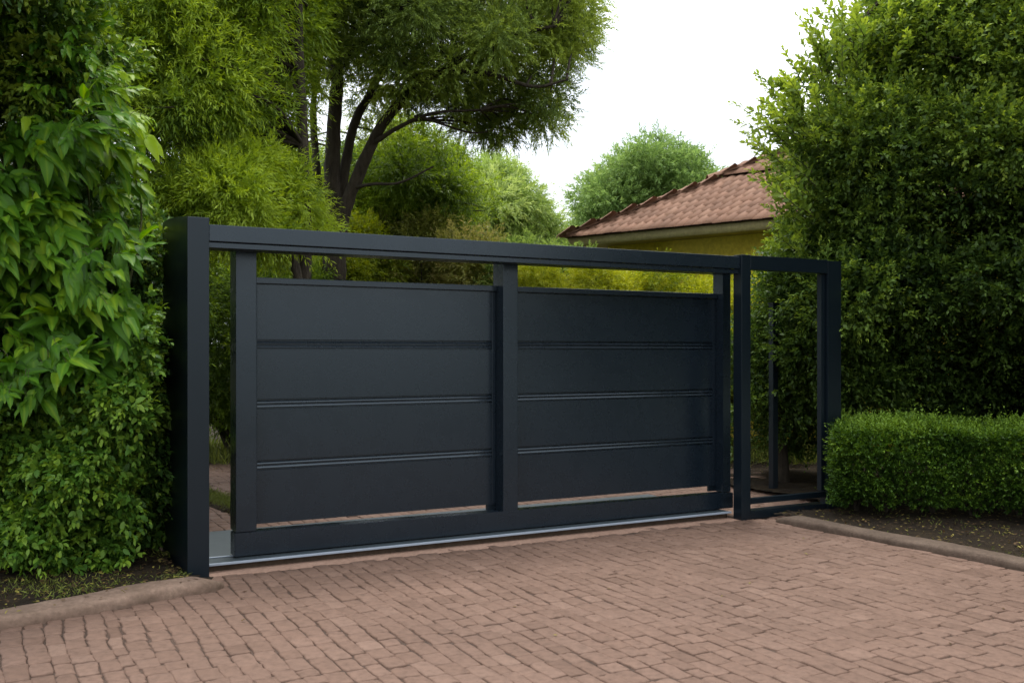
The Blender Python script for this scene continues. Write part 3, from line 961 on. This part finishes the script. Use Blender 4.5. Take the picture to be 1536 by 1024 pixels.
shrub("olive and straw coloured shrub behind the left gate bay", [(500, 345), (600, 325), (680, 325), (740, 345), (790, 380), (800, 560), (480, 560), (470, 400)], 16.5, 1.3, 100, (0.3, 0.6), "l_olive", 0.5, 150, 0.08, 0.022)
shrub("dark green shrub seen through the gap beside the gate pier", [(235, 400), (330, 360), (460, 370), (500, 420), (520, 640), (230, 655)], 14.2, 1.0, 70, (0.28, 0.5), "l_willow", 0.22, 150, 0.09, 0.02)
shrub("yellow green bush low behind the middle of the gate", [(350, 330), (440, 300), (520, 330), (600, 350), (600, 520), (360, 520)], 15.3, 1.0, 55, (0.3, 0.55), "l_yellow", 0.28, 140, 0.08, 0.022)
shrub("bright yellow hedge shrub in front of the house wall", [(760, 640), (760, 415), (800, 396), (880, 392), (960, 398), (1030, 394), (1110, 396), (1180, 390), (1180, 640)], 14.3, 0.8, 150, (0.22, 0.42), "l_yellow", 0.66, 170, 0.06, 0.016, slen=0.24)
shrub("mid green shrub behind the centre post of the gate", [(720, 620), (700, 400), (760, 372), (830, 372), (900, 392), (930, 420), (900, 620)], 16.0, 0.9, 75, (0.28, 0.5), "l_light", 0.2, 140, 0.09, 0.026)

# --- big dense tree on the right, behind the clipped hedge
TR = 10.6
b0 = np.array([3.05, 11.0, 0.0])
rt = tree("dense_tree", "large dense dark green tree with bright young tips above the clipped hedge", "tree", b0)
polyR = [(1330, -120), (1330, -60), (1290, 40), (1232, 115), (1195, 185), (1180, 240), (1190, 300), (1195, 350), (1170, 385), (1118, 430), (1108, 520), (1110, 640), (1130, 690), (1500, 700), (1960, 720), (2000, 200), (1900, -180), (1500, -200), (1380, -180)]
C, Rr = blobs_in(polyR, TR, 1.7, 430, 0.28, 0.55, inset=0.8, zmin=0.3)
Cx, Rx = blobs_in([(1245, 140), (1196, 240), (1196, 400), (1130, 520), (1140, 640), (1330, 600), (1330, 100)], TR + .2, 1.3, 90, 0.26, 0.42, inset=0.8, zmin=0.3)
n_near = 110                                                   # unseen clumps added beyond the right edge to shade hedge and paving
Cn = np.stack([rng.uniform(5.6, 8.2, n_near), rng.uniform(3.6, 9.2, n_near), rng.uniform(1.2, 5.6, n_near)], 1)
Cn[:, 0] = np.maximum(Cn[:, 0], Cn[:, 1] * 0.524 + 0.75)
C = np.vstack([C, Cx, Cn]); Rr = np.concatenate([Rr, Rx, rng.uniform(.35, .6, n_near)])
C[:, 1] += 0.9 * np.clip((2.2 - C[:, 2]) / 2.2, 0, 1)      # the lower skirt stands further back
tr = Soup()
trunk_n = []
for q in ([(3.05, 11.0, 0), (3.0, 11.0, 1.0), (3.08, 11.0, 2.0), (3.4, 10.8, 3.2), (3.6, 10.6, 4.8)], [(5.2, 11.4, 0), (5.3, 11.3, 1.5), (5.6, 11.0, 3.2), (5.5, 10.7, 5.2)], [(7.4, 11.2, 0), (7.3, 11.1, 2), (7.6, 10.9, 4.5)]):
    P = spline(q, 7); tube(tr, P, np.linspace(.085, .03, len(P)), 9, .06); trunk_n.append(P)
trunk_n = np.vstack(trunk_n)
limbs_to(tr, trunk_n, C[:-n_near], 0.7, 0.022)
# long leading shoots against the sky
stems = tr
cr = Soup()
foliage(cr, C, Rr, 125 * QK, 0.26, 11, 0.066, 0.034, 0.18 + 0.48 * np.clip((C[:, 2] - 2.4) / 2.6, 0, 1), 0.11, droop=0.12, up=0.35, ang=0.8, six=False, tipyoung=0.45, fill=0.42)  # tone rises with height: top light painted in along with younger growth
sprigs = [((1245, 110), (1197, 5)), ((1262, 100), (1262, -5)), ((1300, 70), (1308, 2)), ((1335, 90), (1350, 5)), ((1390, 60), (1395, -20)), ((1190, 200), (1098, 138)), ((1180, 230), (1115, 150)), ((1200, 180), (1172, 95)),
          ((1195, 260), (1122, 200)), ((1205, 290), (1140, 232)), ((1190, 150), (1165, 112)), ((1215, 150), (1185, 82)), ((1240, 140), (1215, 40)), ((1275, 60), (1240, 10)), ((1210, 330), (1150, 272)), ((1190, 375), (1160, 345)), ((1440, 50), (1450, -30)), ((1215, 210), (1150, 120))]
oo, dd, ll = [], [], []
for a, b in sprigs:
    for k in range(9):
        Yk = TR - 0.5 + rng.normal(0, 0.35)
        j = rng.normal(0, 14 if k else 1, 2)
        sh = rng.uniform(0.45, 0.95) if k else 1.06
        A = at(a[0] + j[0], a[1] + j[1], Yk)
        B = at(a[0] + (b[0] - a[0]) * sh + j[0] * 1.3, a[1] + (b[1] - a[1]) * sh + j[1] * 1.3, Yk - 0.2)
        oo.append(A); dd.append(B - A); ll.append(np.linalg.norm(B - A))
pick = rng.choice(len(C), 70); oq = C[pick] + norm(rng.normal(size=(70, 3)) + [0, -1.2, .4]) * (Rr[pick] * 1.02)[:, None]
shoots(cr, oq, norm(rng.normal(size=(70, 3)) + [0, -.6, .6]), rng.uniform(.15, .4, 70), 14, 0.07, 0.036, rng.uniform(.55, .95, 70), droop=.15, ang=.85, tipyoung=.3)   # fresh yellowish growth
shoots(cr, np.array(oo), np.array(dd), np.array(ll), 24, 0.088, 0.044, np.full(len(oo), 0.66), droop=0.16, ang=0.85, six=True, tipyoung=0.35, stems=stems, stem_r=0.005)
fin(tr, "trunk", M["bark"], rt, True)
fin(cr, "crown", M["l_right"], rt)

# --- clipped box hedge
b0 = np.array([3.6, 8.6, 0.0])
bh = empty("box_hedge", tuple(b0), "low clipped green hedge with a flat top beside the driveway kerb", "hedge")
HD = norm(np.array([1.40, -0.42, 0.0])); HN = np.array([-HD[1], HD[0], 0.0])     # along, and back
HO = np.array([2.86, 8.62, 0.0]); HL, HDp, HB, HT = 4.2, 1.35, 0.12, 0.79


def hedge_pts(n):
    k = rng.choice(4, n, p=[0.42, 0.36, 0.10, 0.12])
    a = rng.uniform(0, HL, n); d = rng.uniform(0, HDp, n); z = HB + (HT - HB) * rng.uniform(0, 1, n) ** 0.8
    nr = np.zeros((n, 3))
    dep = np.abs(rng.normal(0, 0.07, n))
    f = k == 0; d[f] = dep[f]; nr[f] = -HN
    f = k == 1; z[f] = HT - dep[f]; nr[f] = (0, 0, 1)
    f = k == 2; a[f] = dep[f]; nr[f] = -HD
    f = k == 3; nr[f] = norm(rng.normal(size=(f.sum(), 3)))
    # soft rounding of the long top edge, lumpy surface
    lump = 0.028 * np.sin(a * 5.1 + z * 6) + 0.024 * np.sin(a * 11 + d * 9 + z * 4) + 0.016 * np.sin(z * 17 + a * 3)
    P = HO + HD * a[:, None] + HN * (d + lump * (k == 0))[:, None]
    P[:, 2] = z + lump * (k == 1) * 0.7
    e = np.clip(1 - d / 0.22, 0, 1) * np.clip((z - HT + 0.16) / 0.16, 0, 1)
    P += HN * (0.05 * e)[:, None]; P[:, 2] -= 0.02 * e
    be = np.clip(1 - (z - HB) / 0.2, 0, 1); P += HN * (0.14 * be * (k == 0))[:, None]
    P += HD * (np.clip(1 - a / 0.3, 0, 1) * np.clip((z - HT + .3) / .3, 0, 1) * 0.03)[:, None]
    return P, nr, k


P, nr, k = hedge_pts(int(17000 * QK))
cr = Soup()
up_ = np.array([0, 0, 1.0])
d = nr * 0.8 + rng.normal(0, 0.5, P.shape) + up_ * (0.45 + 0.5 * (k == 1))[:, None]
tone = 0.30 + rng.normal(0, 0.13, len(P)) + 0.40 * (k == 1) + 0.16 * np.sin(P[:, 0] * 7) * np.sin(P[:, 2] * 9 + P[:, 0] * 3)  # top leaves painted lighter, light from above put into the tone
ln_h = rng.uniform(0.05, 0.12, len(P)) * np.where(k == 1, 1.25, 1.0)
odd = rng.uniform(size=len(P)) < 0.035; ln_h[odd] *= 1.9; tone[odd] += 0.3
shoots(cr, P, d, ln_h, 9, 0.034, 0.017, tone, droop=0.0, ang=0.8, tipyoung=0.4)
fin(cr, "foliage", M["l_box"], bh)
tr = Soup()
for a in np.linspace(0.25, HL - 0.2, 13):
    for d_ in (0.45, 0.95):
        o = HO + HD * (a + rng.normal(0, .05)) + HN * d_
        for kk in range(3):
            e = o + [rng.normal(0, .18), rng.normal(0, .18), 0.55]
            tube(tr, spline([o, o * .5 + e * .5, e], 3), np.linspace(.016, .005, 7), 5, .05)
fin(tr, "stem", M["bark"], bh, True)

# --- left hedge: broad leaved climber above, small leaved shrub below, dark creeper at the top
def bodypts(poly, n, Yf, thick):
    poly = np.asarray(poly, float); lo, hi = poly.min(0), poly.max(0)
    x = rng.uniform(lo[0], hi[0], n * 3); y = rng.uniform(lo[1], hi[1], n * 3)
    m_ = in_poly(poly, x, y); x, y = x[m_][:n], y[m_][:n]
    e = edge_dist(poly, x, y)
    Y = Yf(x, y) + thick * rng.uniform(0, 1, len(x)) ** 1.7 + 0.35 * np.clip(1 - e / 60, 0, 1) * rng.uniform(0, 1, len(x))
    P = np.stack([(x - 768) / FPX * Y, Y, CAMH + (HZ - y) / FPX * Y], 1)
    return P, x, y


bl = empty("broadleaf_climber", (-2.95, 6.5, 0.0), "tall climber with big pointed green leaves left of the gate pier", "climber")
polyB = [(-260, 150), (20, 190), (70, 110), (105, 30), (118, -60), (138, -60), (150, 30), (165, 80), (184, 135), (198, 200), (202, 270), (196, 340), (190, 440), (180, 520), (170, 570), (140, 590), (60, 590), (-260, 620)]
fY = lambda x, y: 6.22 + 0.16 * np.sin(x * 0.021 + y * 0.017) + 0.14 * np.sin(y * 0.03 - x * 0.012 + 1.0) - 0.10 * np.clip((y - 150) / 350, 0, 1)
polyT = [(-200, -60), (60, -60), (150, -60), (158, 60), (185, 125), (200, 190), (120, 200), (40, 190), (-200, 200)]
Pt, xt, yt = bodypts(polyT, 110, lambda x, y: 6.30 + 0.12 * np.sin(x * .03 + y * .02), 0.35)
Ps, xs, ys = bodypts(polyB, 470, fY, 0.36)                       # leafy side shoots, each a fan of leaves
P, d, nr, Lf, tone = [], [], [], [], []
Ps, xs, ys = np.vstack([Ps, Pt]), np.concatenate([xs, xt]), np.concatenate([ys, yt])
for q, xx, yy in zip(Ps, xs, ys):
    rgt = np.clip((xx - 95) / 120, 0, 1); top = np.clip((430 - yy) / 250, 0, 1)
    ax = norm(np.array([rng.normal(0.30, 0.30) + (0.7 if yy < 290 else 0.35) * rgt, rng.normal(-0.45, 0.2), rng.normal(-0.15, 0.28)]))
    sl_ = rng.uniform(0.18, 0.36); nlv = rng.integers(6, 10)
    q0 = q - ax * sl_ * 0.5 + np.array([0, rng.uniform(0, .25), 0])
    lmax = rng.uniform(0.14, 0.265) * (0.55 + 0.45 * np.clip((yy - 60) / 140, 0, 1))
    tsh = 0.34 + rng.normal(0, 0.12) + 0.50 * rgt * top  # upper right lighter: new leaves, with the light there painted in
    for kk in range(nlv):
        t_ = (kk + 0.5) / nlv
        sd_ = 1 if kk % 2 else -1
        lat = norm(np.cross(ax, np.array([0, -0.5, 0.85])))
        dd_ = ax * 0.75 + lat * sd_ * rng.uniform(0.35, 0.9) * (1.1 - t_) + np.array([0.12, 0, -rng.uniform(0.0, 0.62)]) + rng.normal(0, .12, 3)
        P.append(q0 + ax * sl_ * t_ - np.array([0, 0, 0.12 * sl_ * t_ ** 2])); d.append(dd_)
        nr.append(np.array([rng.normal(.1, .25), -0.6 + rng.normal(0, .25), 0.85 + rng.normal(0, .25)]))
        Lf.append(lmax * rng.uniform(0.65, 1.1) * (1.0 - 0.25 * abs(t_ - .5))); tone.append(tsh + 0.18 * (t_ - .5) + rng.normal(0, 0.11) + (0.45 if rng.uniform() < 0.025 else 0))
P, d, nr, Lf, tone = map(np.array, (P, d, nr, Lf, tone)); n = len(P)
cr = Soup(); big_leaves(cr, P, norm(d), norm(nr), Lf, Lf * rng.uniform(0.32, 0.46, n), tone)
fin(cr, "foliage", M["l_big"], bl, True)
tr = Soup()
for kk in range(16):
    x0 = rng.uniform(-120, 190); 
    pts = [at(x0 + rng.normal(0, 25), yy, 6.75 + rng.normal(0, .12)) for yy in (880, 700, 500, 330, 230)]
    pts[0][2] = 0.02
    P_ = spline(pts, 5); tube(tr, P_, np.linspace(.014, .005, len(P_)), 5, .05)
for kk in range(0, n, 2):                       # leaf stalks
    b_ = P[kk]; e = b_ + np.array([-0.05, 0.10, 0.03]) + rng.normal(0, .02, 3)
    tube(tr, [e, (b_ + e) / 2 + [0, 0, .01], b_], [.0028, .0025, .002], 3)
fin(tr, "stem", M["stem"], bl, True)

sl = empty("small_leaf_shrub", (-2.85, 6.7, 0.0), "small leaved green shrub growing low under the broad leaved climber", "shrub")
polyS = [(-260, 560), (60, 560), (150, 545), (212, 470), (222, 430), (228, 560), (222, 660), (212, 720), (195, 790), (205, 840), (150, 862), (90, 850), (30, 842), (-260, 850)]
fS = lambda x, y: 6.32 + 0.13 * np.sin(x * 0.03 + y * 0.02) + 0.10 * np.sin(y * 0.045 - x * 0.02) + 0.0 * x
P, x, y = bodypts(polyS, int(5200 * QK), fS, 0.8)
P[:, 2] = np.maximum(P[:, 2], 0.07)
n = len(P)
d = np.stack([rng.normal(0.2, 0.5, n), rng.normal(-0.55, 0.4, n), rng.normal(0.1, 0.5, n)], 1)
cr = Soup(); shoots(cr, P, d, rng.uniform(0.09, 0.2, n), 8, 0.062, 0.036, 0.54 + rng.normal(0, 0.13, n), droop=0.35, ang=0.9, six=True, tipyoung=0.4)
fin(cr, "foliage", M["l_small"], sl)
tr = Soup()
for kk in range(40):
    o = np.array([rng.uniform(-4.6, -2.95), rng.uniform(6.7, 7.2), 0.02]); e = o + [rng.normal(0, .2), -0.25 + rng.normal(0, .15), rng.uniform(.5, 1.1)]
    tube(tr, spline([o, o * .5 + e * .5, e], 4), np.linspace(.010, .003, 9), 5, .05)
fin(tr, "stem", M["stem"], sl, True)

dc = empty("dark_creeper", (-3.4, 7.2, 0.0), "dark leafy creeper in the top corner plus added dark fill behind broad leaves", "creeper")
polyD = [(-260, -140), (130, -140), (150, -40), (170, 40), (190, 95), (175, 140), (120, 190), (60, 220), (-260, 260)]
C, Rr = blobs_in(polyD, 6.9, 0.5, 75, 0.16, 0.32)
C2, Rr2 = blobs_in([(-260, 200), (120, 190), (200, 260), (228, 330), (246, 450), (246, 640), (240, 800), (-260, 830)], 7.2, 0.5, 130, 0.16, 0.30, inset=.6)  # dark filler leaves added behind the climber to paint its shadow gaps
C3 = np.stack([rng.uniform(-5.4, -2.75, 60), rng.uniform(4.7, 6.8, 60), rng.uniform(3.75, 4.9, 60)], 1)  # unseen overhang added above the frame to shade the climber
C3[:, 2] = np.maximum(C3[:, 2], 1.5 + 0.36 * C3[:, 1] + 0.35)
C4 = np.stack([rng.uniform(-3.6, -2.9, 34), rng.uniform(7.3, 8.4, 34), rng.uniform(.25, 2.5, 34)], 1)  # hidden fill behind the hedge, added to darken the pier's side
C4[:, 0] = np.minimum(C4[:, 0], -0.333 * C4[:, 1] - 0.36)
C5 = np.array([at(rng.uniform(195, 232), rng.uniform(520, 815), rng.uniform(6.9, 7.4)) for _ in range(46)])     # close beside the pier
C2 = np.vstack([C2, C3, C4, C5]); Rr2 = np.concatenate([Rr2, rng.uniform(.25, .4, 60), rng.uniform(.18, .3, 34), rng.uniform(.10, .17, 46)])
cr = Soup(); foliage(cr, np.vstack([C, C2]), np.concatenate([Rr, Rr2]), 75 * QK, 0.17, 9, 0.066, 0.034, 0.50, 0.26, droop=0.3, up=0.1, six=False, tipyoung=0.4)
fin(cr, "foliage", M["l_dark"], dc)
tr = Soup()
for kk in range(12):
    o = np.array([rng.uniform(-4.8, -3.25), rng.uniform(7.1, 7.5), 0.02]); e = np.array([o[0] + rng.normal(0, .2), 7.0, rng.uniform(2.5, 4.2)])
    tube(tr, spline([o, o * .5 + e * .5 + rng.normal(0, .1, 3), e], 6), np.linspace(.025, .008, 13), 6, .05)
fin(tr, "stem", M["bark"], dc, True)

# --- grass, moss and fallen leaves on the beds (nobody could count them)
def blades(name, poly_px, n, h, mat, z0=0.045, inwards=None):
    pass


def scatter_ground(npts, test, x0, x1, y0, y1):
    x = rng.uniform(x0, x1, npts); y = rng.uniform(y0, y1, npts)
    m_ = test(x, y); return x[m_], y[m_]


def left_bed(x, y):
    u, v = w2g(x, y); return (v > lk_v(u) + 0.2) & (u < -0.01) & (y < 7.3)


def right_bed(x, y):
    u, v = w2g(x, y); return (u > rk_u(v) + 0.16) & (v < -0.05)


g = Soup()
x, y = scatter_ground(26000, left_bed, -6, -2, 4.6, 7.3)
dens = np.sin(x * 6 + y * 3) + np.sin(x * 2.1 - y * 7) + rng.normal(0, 0.6, len(x))
m_ = dens > 0.1; x, y = x[m_], y[m_]; n = len(x)
b = np.stack([x, y, np.full(n, 0.04)], 1); d = np.stack([rng.normal(0, .8, n), rng.normal(0, .8, n), rng.uniform(.3, 1, n)], 1)
leaves(g, b, d, norm(rng.normal(size=(n, 3))), rng.uniform(.02, .055, n), rng.uniform(.004, .008, n), rng.uniform(0, 1, n))
x, y = scatter_ground(9000, right_bed, 2.2, 7, 3, 9); n = len(x)
m_ = (np.sin(x * 5 + y * 4) + rng.normal(0, .7, n)) > 0.3; x, y = x[m_], y[m_]; n = len(x)
b = np.stack([x, y, np.full(n, 0.036)], 1); d = np.stack([rng.normal(0, .8, n), rng.normal(0, .8, n), rng.uniform(.3, 1, n)], 1)
leaves(g, b, d, norm(rng.normal(size=(n, 3))), rng.uniform(.02, .05, n), rng.uniform(.004, .008, n), rng.uniform(0, .6, n))
# taller grass along the ridge and the foot of the shrubs inside
n = 9000
t_ = rng.uniform(0, len(ln) - 1.001, n); i0 = t_.astype(int); b = ln[i0] + (ln[i0 + 1] - ln[i0]) * (t_ - i0)[:, None] + nn[i0] * rng.normal(0, .07, n)[:, None]; b[:, 2] = 0.05
d = np.stack([rng.normal(0, .5, n), rng.normal(0, .5, n), rng.uniform(.5, 1, n)], 1)
leaves(g, b, d, norm(rng.normal(size=(n, 3))), rng.uniform(.015, .04, n), rng.uniform(.003, .006, n), rng.uniform(0, .6, n))
n = 16000
x = rng.uniform(-6, 5, n); y = rng.uniform(12.8, 15.5, n); b = np.stack([x, y, np.full(n, 0.0)], 1)
leaves(g, b, np.stack([rng.normal(0, .5, n), rng.normal(0, .5, n), rng.uniform(.5, 1, n)], 1), norm(rng.normal(size=(n, 3))), rng.uniform(.08, .28, n), rng.uniform(.008, .016, n), rng.uniform(0, .9, n))
tag(g.build("grass", M["grass"]), "short rough grass and moss on the soil beds", "grass", kind="stuff")

g = Soup()
pts = []
x, y = scatter_ground(3000, left_bed, -6, -2, 4.6, 7.3); pts.append(np.stack([x, y, np.full(len(x), .06)], 1))
x, y = scatter_ground(5200, right_bed, 2.2, 7, 3, 9); pts.append(np.stack([x, y, np.full(len(x), .055)], 1))
x = rng.uniform(-4, 7, 1500); y = rng.uniform(11.8, 14.0, 1500); pts.append(np.stack([x, y, np.full(1500, .04)], 1))
uu = rng.uniform(-1.5, 0.1, 26); pts.append(np.array([g2w(a, lk_v(a) + rng.uniform(.02, .2), .074) for a in uu]))
uu = rng.uniform(-1.5, 5.0, 26); pts.append(np.array([g2w(a, rng.uniform(-3.5, -.45), .004) for a in uu if True]))
b = np.vstack(pts); n = len(b)
leaves6(g, b, np.stack([rng.normal(0, 1, n), rng.normal(0, 1, n), rng.normal(0, .15, n)], 1), np.stack([rng.normal(0, .2, n), rng.normal(0, .2, n), np.ones(n)], 1), rng.uniform(.018, .045, n), rng.uniform(.01, .02, n), rng.uniform(0, 1, n), bend=-0.05)
tag(g.build("leaf_litter", M["litter"]), "scattered fallen leaves on the beds and paving", "leaf litter", kind="stuff")
print("SOUP done", sum(len(o.data.polygons) for o in bpy.data.objects if o.type == "MESH"))
